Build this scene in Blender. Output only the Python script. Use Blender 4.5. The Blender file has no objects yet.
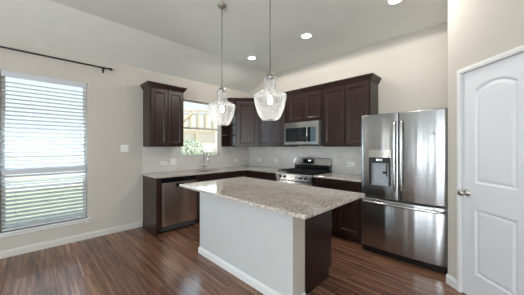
import bpy, bmesh, math, random
from mathutils import Matrix, Vector
random.seed(7)
scene = bpy.context.scene
COL = scene.collection
PI = math.pi

# ------------------------------------------------------------------ camera
cd = bpy.data.cameras.new('camera')
cam = bpy.data.objects.new('camera', cd)
COL.objects.link(cam)
cd.sensor_width = 36.0
cd.lens = 36.0 * 229.355 / 524.0
cd.shift_y = -0.00065
cd.clip_start = 0.05
cam.location = (4.2547, -3.8175, 1.365)
cam.rotation_euler = (PI / 2, 0, 0.784)
scene.camera = cam

# ------------------------------------------------------------------ view
scene.view_settings.view_transform = 'Standard'
scene.view_settings.look = 'None'
scene.view_settings.gamma = 1.0
scene.view_settings.use_curve_mapping = False
scene.view_settings.exposure = 0.53

# ------------------------------------------------------------------ world
SKY_STRENGTH = 0.85
wd = bpy.data.worlds.new('sky')
scene.world = wd
wd.use_nodes = True
nt = wd.node_tree
nt.nodes.clear()
wo = nt.nodes.new('ShaderNodeOutputWorld')
bg = nt.nodes.new('ShaderNodeBackground')
tc = nt.nodes.new('ShaderNodeTexCoord')
sx = nt.nodes.new('ShaderNodeSeparateXYZ')
rp = nt.nodes.new('ShaderNodeValToRGB')
rp.color_ramp.elements[0].position = 0.0
rp.color_ramp.elements[0].color = (0.93, 0.98, 1.0, 1)
rp.color_ramp.elements[1].position = 0.6
rp.color_ramp.elements[1].color = (0.66, 0.83, 1.0, 1)
nt.links.new(tc.outputs['Generated'], sx.inputs[0])
nt.links.new(sx.outputs['Z'], rp.inputs[0])
nt.links.new(rp.outputs[0], bg.inputs['Color'])
bg.inputs['Strength'].default_value = SKY_STRENGTH
nt.links.new(bg.outputs[0], wo.inputs[0])

# sun: behind the house, so it reaches only the yard
sd = bpy.data.lights.new('sun', 'SUN')
sd.energy = 3.0
sd.angle = 0.02
sd.color = (1.0, 0.95, 0.86)
sun = bpy.data.objects.new('sun', sd)
COL.objects.link(sun)
sun.rotation_euler = Vector((-0.75, -0.25, -0.8)).to_track_quat('-Z', 'Y').to_euler()

# daylight at the windows, also behind the camera, plus an added fill from the right
def window_or_fill_light(name, loc, target, w, h, power, color):
    ld = bpy.data.lights.new(name, 'AREA')
    ld.shape = 'RECTANGLE'
    ld.size = w
    ld.size_y = h
    ld.energy = power
    ld.color = color
    o = bpy.data.objects.new(name, ld)
    COL.objects.link(o)
    o.location = loc
    o.rotation_euler = (Vector(target) - Vector(loc)).to_track_quat('-Z', 'Z').to_euler()
    return o

DAY = (0.83, 0.925, 0.98)
for xc, ww, pw in ((0.68, 0.22, 10), (3.10, 0.44, 22), (4.85, 1.3, 125)):
    window_or_fill_light('daylight_front', (xc, -8.02, 1.35), (xc, 0, 5.0), ww, 1.9, pw, DAY)
window_or_fill_light('daylight_dining', (-0.17, -3.66, 1.32), (5, -3.66, 2.4), 0.8, 1.9, 40, (0.68, 0.87, 1.0))
window_or_fill_light('daylight_kitchen', (-0.17, -1.31, 1.75), (5, -1.31, 1.6), 0.84, 1.05, 9, (0.72, 0.88, 1.0))
window_or_fill_light('fill_right', (5.72, -5.3, 1.45), (0, -5.3, 3.0), 1.8, 1.7, 32, DAY)  # added fill lamp that brightens the left wall and island end
CAN_POWER = 3.4
CAN_COLOR = (1.0, 0.94, 0.86)

# ------------------------------------------------------------------ mesh helpers
class MB:
    """collects shapes into one mesh"""
    def __init__(self):
        self.bm = bmesh.new()

    def _merge(self, t, M=None, smooth=False):
        if M is not None:
            bmesh.ops.transform(t, matrix=M, verts=t.verts)
        if smooth:
            for f in t.faces:
                f.smooth = True
        me = bpy.data.meshes.new('tmp')
        t.to_mesh(me)
        t.free()
        self.bm.from_mesh(me)
        bpy.data.meshes.remove(me)
        return self

    def box(self, x0, x1, y0, y1, z0, z1, bev=0.0, M=None, seg=1):
        t = bmesh.new()
        bmesh.ops.create_cube(t, size=1.0)
        bmesh.ops.transform(t, matrix=Matrix.Translation(((x0 + x1) / 2, (y0 + y1) / 2, (z0 + z1) / 2)) @
                            Matrix.Diagonal((abs(x1 - x0), abs(y1 - y0), abs(z1 - z0), 1)), verts=t.verts)
        if bev > 0:
            bmesh.ops.bevel(t, geom=list(t.edges), offset=bev, segments=seg, affect='EDGES', profile=0.5)
        return self._merge(t, M)

    def prism(self, pts, z0, z1, M=None, bev=0.0):
        """polygon in xy extruded in z"""
        t = bmesh.new()
        lo = [t.verts.new((p[0], p[1], z0)) for p in pts]
        hi = [t.verts.new((p[0], p[1], z1)) for p in pts]
        n = len(pts)
        t.faces.new(lo)
        t.faces.new(hi)
        for i in range(n):
            t.faces.new((lo[i], lo[(i + 1) % n], hi[(i + 1) % n], hi[i]))
        bmesh.ops.recalc_face_normals(t, faces=t.faces)
        if bev > 0:
            es = [e for e in t.edges if abs(e.verts[0].co.z - e.verts[1].co.z) < 1e-6]
            bmesh.ops.bevel(t, geom=es, offset=bev, segments=2, affect='EDGES', profile=0.5)
        return self._merge(t, M)

    def loft(self, loops, cap0=True, cap1=True, closed=True, M=None, smooth=False):
        """loops: lists of 3-D points with equal counts"""
        t = bmesh.new()
        vs = [[t.verts.new(p) for p in lp] for lp in loops]
        n = len(loops[0])
        for a, b in zip(vs[:-1], vs[1:]):
            for i in range(n if closed else n - 1):
                t.faces.new((a[i], a[(i + 1) % n], b[(i + 1) % n], b[i]))
        if cap0:
            t.faces.new(vs[0])
        if cap1:
            t.faces.new(vs[-1])
        bmesh.ops.recalc_face_normals(t, faces=t.faces)
        return self._merge(t, M, smooth)

    def lathe(self, prof, seg=24, M=None, cap=True, smooth=True):
        loops = []
        for r, z in prof:
            loops.append([(r * math.cos(2 * PI * k / seg), r * math.sin(2 * PI * k / seg), z) for k in range(seg)])
        return self.loft(loops, cap, cap, True, M, smooth)

    def tube(self, path, r, seg=10, M=None, cap=True, scale=(1, 1)):
        pts = [Vector(p) for p in path]
        loops = []
        up = None
        for i, p in enumerate(pts):
            d = (pts[min(i + 1, len(pts) - 1)] - pts[max(i - 1, 0)]).normalized()
            if up is None:
                up = Vector((0, 0, 1)) if abs(d.z) < 0.9 else Vector((1, 0, 0))
            a = d.cross(up).normalized()
            b = a.cross(d).normalized()
            up = b
            rr = r[i] if isinstance(r, (list, tuple)) else r
            loops.append([tuple(p + a * (rr * scale[0] * math.cos(2 * PI * k / seg)) + b * (rr * scale[1] * math.sin(2 * PI * k / seg)))
                          for k in range(seg)])
        return self.loft(loops, cap, cap, True, M, True)

    def sphere(self, c, r, M=None, sub=3, scale=(1, 1, 1)):
        t = bmesh.new()
        bmesh.ops.create_icosphere(t, subdivisions=sub, radius=r)
        bmesh.ops.transform(t, matrix=Matrix.Translation(c) @ Matrix.Diagonal((*scale, 1)), verts=t.verts)
        return self._merge(t, M, True)

    def rect_loft(self, x0, x1, z0, z1, steps, M=None):
        """front panel in the xz plane; steps: (inset, y)"""
        loops = []
        for ins, y in steps:
            loops.append([(x0 + ins, y, z0 + ins), (x1 - ins, y, z0 + ins), (x1 - ins, y, z1 - ins), (x0 + ins, y, z1 - ins)])
        return self.loft(loops, True, True, True, M)

    def build(self, name, mat, parent=None, loc=(0, 0, 0), rotz=0.0):
        me = bpy.data.meshes.new(name)
        self.bm.to_mesh(me)
        self.bm.free()
        me.materials.append(mat)
        o = bpy.data.objects.new(name, me)
        COL.objects.link(o)
        o.location = loc
        o.rotation_euler = (0, 0, rotz)
        if parent is not None:
            o.parent = parent
        return o


def thing(name, label, cat, loc=(0, 0, 0), rotz=0.0, group=None):
    o = bpy.data.objects.new(name, None)
    o.empty_display_size = 0.1
    COL.objects.link(o)
    o.location = loc
    o.rotation_euler = (0, 0, rotz)
    return tag(o, label, cat, group)


def tag(o, label, cat, group=None):
    o['label'] = label
    o['category'] = cat
    if group:
        o['group'] = group
    return o


def struct(o, label=None):
    o['kind'] = 'structure'
    if label:
        o['label'] = label
    return o


def dup(root, loc, rotz, label):
    r = root.copy()
    COL.objects.link(r)
    r.location = loc
    r.rotation_euler = (0, 0, rotz)
    r['label'] = label
    for ch in list(root.children):
        c = ch.copy()
        COL.objects.link(c)
        c.parent = r
        for g in ch.children:
            d = g.copy()
            COL.objects.link(d)
            d.parent = c
    return r

# ------------------------------------------------------------------ material helpers
def mat_new(name):
    m = bpy.data.materials.new(name)
    m.use_nodes = True
    nt = m.node_tree
    b = nt.nodes['Principled BSDF']
    return m, nt, b

def simple(name, col, rough=0.5, metal=0.0, noise=0.0, nscale=20.0, bump=0.0, bscale=200.0, spec=0.5):
    m, nt, b = mat_new(name)
    b.inputs['Roughness'].default_value = rough
    b.inputs['Metallic'].default_value = metal
    b.inputs['Specular IOR Level'].default_value = spec
    b.inputs['Base Color'].default_value = (*col, 1)
    tc = nt.nodes.new('ShaderNodeTexCoord')
    if noise > 0:
        n = nt.nodes.new('ShaderNodeTexNoise')
        n.inputs['Scale'].default_value = nscale
        n.inputs['Detail'].default_value = 3
        nt.links.new(tc.outputs['Object'], n.inputs['Vector'])
        r = nt.nodes.new('ShaderNodeValToRGB')
        r.color_ramp.elements[0].position = 0.3
        r.color_ramp.elements[1].position = 0.7
        r.color_ramp.elements[0].color = (*[c * (1 - noise) for c in col], 1)
        r.color_ramp.elements[1].color = (*[min(1, c * (1 + noise)) for c in col], 1)
        nt.links.new(n.outputs['Fac'], r.inputs[0])
        nt.links.new(r.outputs[0], b.inputs['Base Color'])
    if bump > 0:
        n2 = nt.nodes.new('ShaderNodeTexNoise')
        n2.inputs['Scale'].default_value = bscale
        nt.links.new(tc.outputs['Object'], n2.inputs['Vector'])
        bp = nt.nodes.new('ShaderNodeBump')
        bp.inputs['Strength'].default_value = bump
        bp.inputs['Distance'].default_value = 0.002
        nt.links.new(n2.outputs['Fac'], bp.inputs['Height'])
        nt.links.new(bp.outputs[0], b.inputs['Normal'])
    return m

def emit(name, col, strength):
    m, nt, b = mat_new(name)
    b.inputs['Base Color'].default_value = (*col, 1)
    b.inputs['Emission Color'].default_value = (*col, 1)
    b.inputs['Emission Strength'].default_value = strength
    return m

def mapped(nt, scale, rot=(0, 0, 0), source='Object'):
    tc = nt.nodes.new('ShaderNodeTexCoord')
    mp = nt.nodes.new('ShaderNodeMapping')
    mp.inputs['Scale'].default_value = scale
    mp.inputs['Rotation'].default_value = rot
    nt.links.new(tc.outputs[source], mp.inputs['Vector'])
    return mp

def ramp(nt, stops):
    r = nt.nodes.new('ShaderNodeValToRGB')
    els = r.color_ramp.elements
    while len(els) < len(stops):
        els.new(0.5)
    for e, (p, c) in zip(els, stops):
        e.position = p
        e.color = (*c, 1)
    return r

M = {}
M['wall'] = simple('painted_wall', (0.545, 0.51, 0.46), 0.75, noise=0.012, nscale=3, bump=0.05, bscale=300, spec=0.25)
M['pantry_wall'] = M['wall']
M['ceiling'] = simple('painted_ceiling', (0.83, 0.84, 0.80), 0.85, noise=0.012, nscale=4, bump=0.12, bscale=160, spec=0.2)
M['trim'] = simple('white_trim', (0.72, 0.72, 0.71), 0.35, noise=0.01, nscale=4)
M['baseboard'] = simple('cream_baseboard', (0.62, 0.595, 0.55), 0.4, noise=0.01, nscale=4)
M['door'] = simple('white_door', (0.72, 0.73, 0.76), 0.4, noise=0.01, nscale=4)
M['island_wall'] = simple('island_paint', (0.53, 0.535, 0.53), 0.6, noise=0.012, nscale=3, bump=0.05, bscale=300)
M['island_end'] = simple('island_paint_side_lit', (0.60, 0.56, 0.50), 0.6, noise=0.012, nscale=3, bump=0.05, bscale=300)  # same wall as the island front, its warmer side light put into the colour
M['blind'] = simple('white_faux_wood', (0.56, 0.58, 0.62), 0.45, noise=0.01, nscale=6)
M['vinyl'] = simple('white_vinyl', (0.78, 0.77, 0.72), 0.4, noise=0.01, nscale=5)
M['vinyl_tan'] = simple('almond_vinyl', (0.66, 0.62, 0.54), 0.4, noise=0.01, nscale=5)
M['plate'] = simple('white_plastic', (0.80, 0.79, 0.76), 0.35, noise=0.01, nscale=8)
M['slot'] = simple('dark_slot', (0.05, 0.05, 0.05), 0.5, noise=0.02)
M['black_metal'] = simple('black_metal', (0.006, 0.006, 0.007), 0.5, noise=0.05)
M['black'] = simple('black_enamel', (0.006, 0.006, 0.007), 0.14, noise=0.05)
M['iron'] = simple('cast_iron', (0.008, 0.008, 0.0085), 0.6, noise=0.15, nscale=60, bump=0.3, bscale=300)
M['black_glass'] = simple('black_glass', (0.012, 0.015, 0.018), 0.04, noise=0.02)
M['panel_glass'] = simple('blue_grey_glass', (0.09, 0.14, 0.17), 0.08, noise=0.03)
M['rubber'] = simple('black_plastic', (0.02, 0.02, 0.021), 0.5, noise=0.05)
M['grey_plastic'] = simple('grey_plastic', (0.40, 0.43, 0.46), 0.35, noise=0.02)
M['dark_grey'] = simple('dark_grey_casing', (0.06, 0.06, 0.065), 0.4, noise=0.04)
M['nickel'] = simple('brushed_nickel', (0.55, 0.52, 0.48), 0.28, 1.0, noise=0.03, nscale=40)
M['chrome'] = simple('chrome', (0.75, 0.75, 0.76), 0.1, 1.0, noise=0.01)
M['bronze_rod'] = simple('pendant_rod', (0.16, 0.15, 0.14), 0.4, 0.6, noise=0.03)
M['bulb'] = emit('bulb_glow', (1.0, 0.93, 0.82), 5.0)
M['lens'] = emit('can_lens', (1.0, 0.96, 0.90), 9.0)
M['clock'] = emit('clock_digits', (0.75, 0.95, 1.0), 3.0)

def wood_cabinet():
    m, nt, b = mat_new('espresso_wood')
    mp = mapped(nt, (14, 14, 1.2))
    n = nt.nodes.new('ShaderNodeTexNoise')
    n.inputs['Scale'].default_value = 6
    n.inputs['Detail'].default_value = 5
    nt.links.new(mp.outputs[0], n.inputs['Vector'])
    r = ramp(nt, [(0.3, (0.017, 0.0072, 0.0058)), (0.7, (0.036, 0.0160, 0.0122))])
    nt.links.new(n.outputs['Fac'], r.inputs[0])
    nt.links.new(r.outputs[0], b.inputs['Base Color'])
    b.inputs['Roughness'].default_value = 0.30
    b.inputs['Specular IOR Level'].default_value = 0.4
    return m
M['wood'] = wood_cabinet()

def steel(name, col, rough, bumpd):
    m, nt, b = mat_new(name)
    b.inputs['Metallic'].default_value = 1.0
    b.inputs['Base Color'].default_value = (*col, 1)
    b.inputs['Roughness'].default_value = rough
    mp2 = mapped(nt, (7.0, 7.0, 0.35))
    n2 = nt.nodes.new('ShaderNodeTexNoise')
    n2.inputs['Scale'].default_value = 1.0
    n2.inputs['Detail'].default_value = 1.5
    nt.links.new(mp2.outputs[0], n2.inputs['Vector'])
    bp = nt.nodes.new('ShaderNodeBump')
    bp.inputs['Strength'].default_value = 1.0
    bp.inputs['Distance'].default_value = bumpd
    b.inputs['Anisotropic'].default_value = 0.85
    b.inputs['Anisotropic Rotation'].default_value = 0.25
    tg = nt.nodes.new('ShaderNodeTangent')
    tg.direction_type = 'RADIAL'
    tg.axis = 'Z'
    nt.links.new(tg.outputs[0], b.inputs['Tangent'])
    nt.links.new(n2.outputs['Fac'], bp.inputs['Height'])
    nt.links.new(bp.outputs[0], b.inputs['Normal'])
    return m
M['steel'] = steel('stainless_steel', (0.42, 0.43, 0.44), 0.24, 0.006)
M['steel_small'] = steel('stainless_trim', (0.62, 0.61, 0.60), 0.22, 0.001)
M['steel_dark'] = steel('dishwasher_steel', (0.86, 0.77, 0.69), 0.24, 0.0012)

def granite():
    m, nt, b = mat_new('granite')
    mp = mapped(nt, (1, 1, 1))
    v = nt.nodes.new('ShaderNodeTexVoronoi')
    v.inputs['Scale'].default_value = 100
    n = nt.nodes.new('ShaderNodeTexNoise')
    n.inputs['Scale'].default_value = 60
    n.inputs['Detail'].default_value = 6
    n.inputs['Roughness'].default_value = 0.75
    n2 = nt.nodes.new('ShaderNodeTexNoise')
    n2.inputs['Scale'].default_value = 9
    n2.inputs['Detail'].default_value = 4
    for q in (v, n, n2):
        nt.links.new(mp.outputs[0], q.inputs['Vector'])
    r1 = ramp(nt, [(0.40, (0.045, 0.042, 0.040)), (0.47, (0.46, 0.41, 0.37)), (0.55, (0.70, 0.65, 0.60)), (0.66, (0.88, 0.86, 0.84))])
    nt.links.new(n.outputs['Fac'], r1.inputs[0])
    r2 = ramp(nt, [(0.0, (0.16, 0.14, 0.13)), (0.5, (0.66, 0.61, 0.56)), (1.0, (0.84, 0.83, 0.82))])
    nt.links.new(v.outputs['Color'], r2.inputs[0])
    mx = nt.nodes.new('ShaderNodeMix')
    mx.data_type = 'RGBA'
    mx.inputs[0].default_value = 0.45
    nt.links.new(r1.outputs[0], mx.inputs[6])
    nt.links.new(r2.outputs[0], mx.inputs[7])
    r3 = ramp(nt, [(0.35, (0.82, 0.77, 0.72)), (0.65, (0.96, 0.95, 0.93))])
    nt.links.new(n2.outputs['Fac'], r3.inputs[0])
    mu = nt.nodes.new('ShaderNodeMix')
    mu.data_type = 'RGBA'
    mu.blend_type = 'MULTIPLY'
    mu.inputs[0].default_value = 1.0
    nt.links.new(mx.outputs[2], mu.inputs[6])
    nt.links.new(r3.outputs[0], mu.inputs[7])
    nt.links.new(mu.outputs[2], b.inputs['Base Color'])
    b.inputs['Roughness'].default_value = 0.06
    b.inputs['Specular IOR Level'].default_value = 0.8
    return m
M['granite'] = granite()

def floor_mat():
    m, nt, b = mat_new('vinyl_plank')
    mp = mapped(nt, (1, 1, 1))
    br = nt.nodes.new('ShaderNodeTexBrick')
    br.offset = 0.37
    br.inputs['Scale'].default_value = 1.0
    br.inputs['Brick Width'].default_value = 1.22
    br.inputs['Row Height'].default_value = 0.152
    br.inputs['Mortar Size'].default_value = 0.0012
    br.inputs['Color1'].default_value = (0, 0, 0, 1)
    br.inputs['Color2'].default_value = (1, 1, 1, 1)
    br.inputs['Mortar'].default_value = (0, 0, 0, 1)
    nt.links.new(mp.outputs[0], br.inputs['Vector'])
    # grain, shifted from plank to plank
    sp = nt.nodes.new('ShaderNodeVectorMath')
    sp.operation = 'MULTIPLY_ADD'
    sp.inputs[1].default_value = (0.0, 0.0, 7.0)
    nt.links.new(br.outputs['Color'], sp.inputs[0])
    mp2 = mapped(nt, (0.8, 17, 1))
    nt.links.new(mp2.outputs[0], sp.inputs[2])
    n = nt.nodes.new('ShaderNodeTexNoise')
    n.inputs['Scale'].default_value = 1.6
    n.inputs['Detail'].default_value = 7
    n.inputs['Roughness'].default_value = 0.62
    n.inputs['Distortion'].default_value = 0.5
    nt.links.new(sp.outputs[0], n.inputs['Vector'])
    r = ramp(nt, [(0.28, (0.074, 0.030, 0.016)), (0.45, (0.178, 0.081, 0.047)), (0.58, (0.285, 0.138, 0.083)), (0.78, (0.46, 0.26, 0.165))])
    nt.links.new(n.outputs['Fac'], r.inputs[0])
    mrr = nt.nodes.new('ShaderNodeMapRange')
    mrr.inputs['To Min'].default_value = 0.72
    mrr.inputs['To Max'].default_value = 1.12
    nt.links.new(br.outputs['Color'], mrr.inputs['Value'])
    mu = nt.nodes.new('ShaderNodeMix')
    mu.data_type = 'RGBA'
    mu.blend_type = 'MULTIPLY'
    mu.inputs[0].default_value = 1.0
    nt.links.new(r.outputs[0], mu.inputs[6])
    nt.links.new(mrr.outputs[0], mu.inputs[7])
    mo = nt.nodes.new('ShaderNodeMix')
    mo.data_type = 'RGBA'
    mo.inputs[7].default_value = (0.03, 0.016, 0.011, 1)
    nt.links.new(br.outputs['Fac'], mo.inputs[0])
    nt.links.new(mu.outputs[2], mo.inputs[6])
    nt.links.new(mo.outputs[2], b.inputs['Base Color'])
    b.inputs['Roughness'].default_value = 0.21
    b.inputs['Specular IOR Level'].default_value = 0.55
    bp = nt.nodes.new('ShaderNodeBump')
    bp.inputs['Strength'].default_value = 0.12
    bp.inputs['Distance'].default_value = 0.003
    nt.links.new(n.outputs['Fac'], bp.inputs['Height'])
    nt.links.new(bp.outputs[0], b.inputs['Normal'])
    return m
M['floor'] = floor_mat()

def tile_mat(name, axis):
    m, nt, b = mat_new(name)
    tc = nt.nodes.new('ShaderNodeTexCoord')
    s = nt.nodes.new('ShaderNodeSeparateXYZ')
    c = nt.nodes.new('ShaderNodeCombineXYZ')
    nt.links.new(tc.outputs['Object'], s.inputs[0])
    nt.links.new(s.outputs[axis], c.inputs['X'])
    nt.links.new(s.outputs['Z'], c.inputs['Y'])
    br = nt.nodes.new('ShaderNodeTexBrick')
    br.inputs['Scale'].default_value = 1.0
    br.inputs['Brick Width'].default_value = 0.152
    br.inputs['Row Height'].default_value = 0.0763
    br.inputs['Mortar Size'].default_value = 0.0022
    br.inputs['Color1'].default_value = (0.60, 0.575, 0.545, 1)
    br.inputs['Color2'].default_value = (0.655, 0.63, 0.60, 1)
    br.inputs['Mortar'].default_value = (0.70, 0.68, 0.65, 1)
    nt.links.new(c.outputs[0], br.inputs['Vector'])
    nt.links.new(br.outputs['Color'], b.inputs['Base Color'])
    b.inputs['Roughness'].default_value = 0.16
    bp = nt.nodes.new('ShaderNodeBump')
    bp.inputs['Strength'].default_value = 0.5
    bp.inputs['Distance'].default_value = 0.002
    bp.invert = True
    nt.links.new(br.outputs['Fac'], bp.inputs['Height'])
    nt.links.new(bp.outputs[0], b.inputs['Normal'])
    return m
M['tile_left'] = tile_mat('subway_tile_left', 'Y')
M['tile_back'] = tile_mat('subway_tile_back', 'X')

def thin_glass(name, tint, gloss, haze=0.0, hazecol=(0.9, 0.95, 1.0), seeded=False):
    """clear pane: lets light through, mirrors at grazing angles, with an optional milky share"""
    m = bpy.data.materials.new(name)
    m.use_nodes = True
    nt = m.node_tree
    nt.nodes.clear()
    out = nt.nodes.new('ShaderNodeOutputMaterial')
    tr = nt.nodes.new('ShaderNodeBsdfTransparent')
    tr.inputs[0].default_value = (*tint, 1)
    gl = nt.nodes.new('ShaderNodeBsdfGlossy')
    gl.inputs['Roughness'].default_value = 0.03
    fr = nt.nodes.new('ShaderNodeLayerWeight')
    fr.inputs['Blend'].default_value = gloss
    mx = nt.nodes.new('ShaderNodeMixShader')
    nt.links.new(fr.outputs['Fresnel'], mx.inputs[0])
    nt.links.new(tr.outputs[0], mx.inputs[1])
    nt.links.new(gl.outputs[0], mx.inputs[2])
    last = mx
    if haze > 0:
        df = nt.nodes.new('ShaderNodeBsdfDiffuse')
        df.inputs[0].default_value = (*hazecol, 1)
        tl = nt.nodes.new('ShaderNodeBsdfTranslucent')
        tl.inputs[0].default_value = (*hazecol, 1)
        ad = nt.nodes.new('ShaderNodeMixShader')
        ad.inputs[0].default_value = 0.5
        nt.links.new(df.outputs[0], ad.inputs[1])
        nt.links.new(tl.outputs[0], ad.inputs[2])
        m2 = nt.nodes.new('ShaderNodeMixShader')
        m2.inputs[0].default_value = haze
        nt.links.new(mx.outputs[0], m2.inputs[1])
        nt.links.new(ad.outputs[0], m2.inputs[2])
        last = m2
        if seeded:
            tc = nt.nodes.new('ShaderNodeTexCoord')
            v = nt.nodes.new('ShaderNodeTexVoronoi')
            v.inputs['Scale'].default_value = 90
            nt.links.new(tc.outputs['Object'], v.inputs['Vector'])
            mr = nt.nodes.new('ShaderNodeMapRange')
            mr.inputs['From Min'].default_value = 0.1
            mr.inputs['From Max'].default_value = 0.6
            mr.inputs['To Min'].default_value = haze * 1.5
            mr.inputs['To Max'].default_value = haze * 0.6
            nt.links.new(v.outputs['Distance'], mr.inputs['Value'])
            nt.links.new(mr.outputs[0], m2.inputs[0])
            bp = nt.nodes.new('ShaderNodeBump')
            bp.inputs['Strength'].default_value = 0.35
            bp.inputs['Distance'].default_value = 0.003
            nt.links.new(v.outputs['Distance'], bp.inputs['Height'])
            nt.links.new(bp.outputs[0], gl.inputs['Normal'])
    nt.links.new(last.outputs[0], out.inputs[0])
    return m
M['glass'] = thin_glass('window_glass', (0.95, 0.97, 0.97), 0.25)
M['pendant_glass'] = thin_glass('seeded_glass', (0.95, 0.96, 0.97), 0.20, 0.26, (0.92, 0.94, 0.96), True)

# ------------------------------------------------------------------ the setting
WT = 0.14            # wall thickness
XR, YF = 5.7, -8.0   # right wall, front wall (behind the camera)
HL, HF, XC = 2.71, 2.988, 0.80   # wall height at the windows, flat ceiling height, crease

struct(MB().box(-WT, XR + WT, YF - WT, WT, -0.12, 0.0).build('floor', M['floor']))

def wall_with_holes(name, axis, a0, a1, z0, z1, thick, holes, mat, flip=False):
    """wall in plane axis = 0, from a0 to a1, thickness going to the negative side (or positive if flip)"""
    mb = MB()
    av = sorted(set([a0, a1] + [h[0] for h in holes] + [h[1] for h in holes]))
    zv = sorted(set([z0, z1] + [h[2] for h in holes] + [h[3] for h in holes]))
    for i in range(len(av) - 1):
        for j in range(len(zv) - 1):
            ac, zc = (av[i] + av[i + 1]) / 2, (zv[j] + zv[j + 1]) / 2
            if any(h[0] < ac < h[1] and h[2] < zc < h[3] for h in holes):
                continue
            if axis == 'x':
                mb.box(thick[0], thick[1], av[i], av[i + 1], zv[j], zv[j + 1])
            else:
                mb.box(av[i], av[i + 1], thick[0], thick[1], zv[j], zv[j + 1])
    bmesh.ops.remove_doubles(mb.bm, verts=mb.bm.verts, dist=1e-5)
    # drop interior faces shared by neighbouring blocks
    seen = {}
    for f in list(mb.bm.faces):
        k = tuple(sorted(v.index for v in f.verts)) if False else tuple(sorted(tuple(round(c, 4) for c in v.co) for v in f.verts))
        seen.setdefault(k, []).append(f)
    dead = [f for fs in seen.values() if len(fs) > 1 for f in fs]
    bmesh.ops.delete(mb.bm, geom=dead, context='FACES_ONLY')
    return struct(mb.build(name, mat))

W1 = (-4.095, -3.235, 0.315, 2.315)      # dining window opening: y0, y1, z0, z1
W2 = (-1.77, -0.862, 1.195, 2.305)       # kitchen window opening
wall_with_holes('wall_left', 'x', YF - WT, WT, 0.0, HL + 0.06, (-WT, 0.0), [W1, W2], M['wall'])

mb = MB()
mb.loft([[(0.0, y, 0), (XR, y, 0), (XR, y, HF + 0.02), (XC, y, HF + 0.02), (0.0, y, HL + 0.02)] for y in (0.0, WT)])
struct(mb.build('wall_back', M['wall']))
FWIN = [(0.52, 0.84, 0.4, 2.3), (2.83, 3.37, 0.4, 2.3), (4.15, 5.55, 0.4, 2.3)]
wall_with_holes('wall_front', 'y', 0.0, XR, 0.0, HF + 0.02, (YF - WT, YF), FWIN, M['wall'])
FILL_WIN = (-6.25, -4.35, 0.55, 2.35)  # opening added in the unseen right wall to suit the fill lamp
wall_with_holes('wall_right', 'x', YF - WT, WT, 0.0, HF + 0.05, (XR, XR + WT), [FILL_WIN], M['wall'])

# ceiling: low at the window wall, rising to a flat field
mb = MB()
prof = [(-WT, HL - WT * (HF - HL) / XC), (0.0, HL), (XC, HF), (XR + WT, HF), (XR + WT, HF + 0.12), (XC, HF + 0.12), (-WT, HL + 0.10)]
mb.loft([[(p[0], y, p[1]) for p in prof] for y in (YF - WT, WT)])
struct(mb.build('ceiling', M['ceiling']))

# pantry in the corner: a short side wall and a diagonal wall with a door
K = Vector((3.949, -0.863))
R45 = -PI / 4
DS0, DS1, DH = 0.152, 0.732, 2.055        # door opening along the diagonal
PL = 1.02                                  # length of the diagonal wall
PT = 0.115
struct(MB().box(3.949, 3.949 + PT, K.y + 0.0, 0.0, 0, HF).build('wall_pantry_side', M['wall']))
mb = MB()
mb.box(0, DS0, 0, PT, 0, HF)
mb.box(DS0, DS1, 0, PT, DH, HF)
mb.box(DS1, PL, 0, PT, 0, HF)
struct(mb.build('wall_pantry', M['pantry_wall'], loc=(K.x, K.y, 0), rotz=R45))
PE = K + Vector((PL * 0.70711, -PL * 0.70711))
struct(MB().box(PE.x, XR, PE.y, PE.y + PT, 0, HF).build('wall_pantry_end', M['wall']))

# baseboards
def baseboard(name, x0, x1, loc, rotz):
    mb = MB()
    prof = [(0, 0), (-0.015, 0), (-0.015, 0.065), (-0.011, 0.078), (-0.006, 0.087), (0, 0.092)]
    mb.loft([[(x, p[0], p[1]) for p in prof] for x in (x0, x1)])
    return struct(mb.build(name, M['trim'] if 'pantry' in name else M['baseboard'], loc=loc, rotz=rotz))
baseboard('baseboard_left', 0, 5.52, (0, -8.0, 0), PI / 2)
baseboard('baseboard_pantry', -0.006, 0.117, (K.x, K.y, 0), R45)
baseboard('baseboard_pantry_end', DS1 + 0.05, PL, (K.x, K.y, 0), R45)
baseboard('baseboard_front', -XR, 0, (0, YF, 0), PI)
baseboard('baseboard_right', 0, 6.4, (XR, PE.y, 0), -PI / 2)

# backsplash tile
mb = MB()
mb.box(0.0, 0.008, -2.474, W2[0], 0.914, 1.372)
mb.box(0.0, 0.008, W2[0], W2[1], 0.914, W2[2] - 0.018)
mb.box(0.0, 0.008, W2[1], -0.0, 0.914, 1.372)
struct(mb.build('wall_left_backsplash', M['tile_left']))
struct(MB().box(0.008, 3.02, -0.008, 0.0, 0.914, 1.40).build('wall_back_backsplash', M['tile_back']))

# ------------------------------------------------------------------ pantry door
def arch_poly(x0, x1, z0, z1, rise, ins, n=14):
    """bottom-left, bottom-right, then over the arch back to the left"""
    pts = [(x0 + ins, z0 + ins), (x1 - ins, z0 + ins)]
    w = (x1 - x0) / 2
    for k in range(n + 1):
        t = 1 - 2 * k / n
        xx = (x0 + x1) / 2 + t * (w - ins)
        pts.append((xx, z1 - ins + rise * (1 - t * t)))
    return pts

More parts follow.
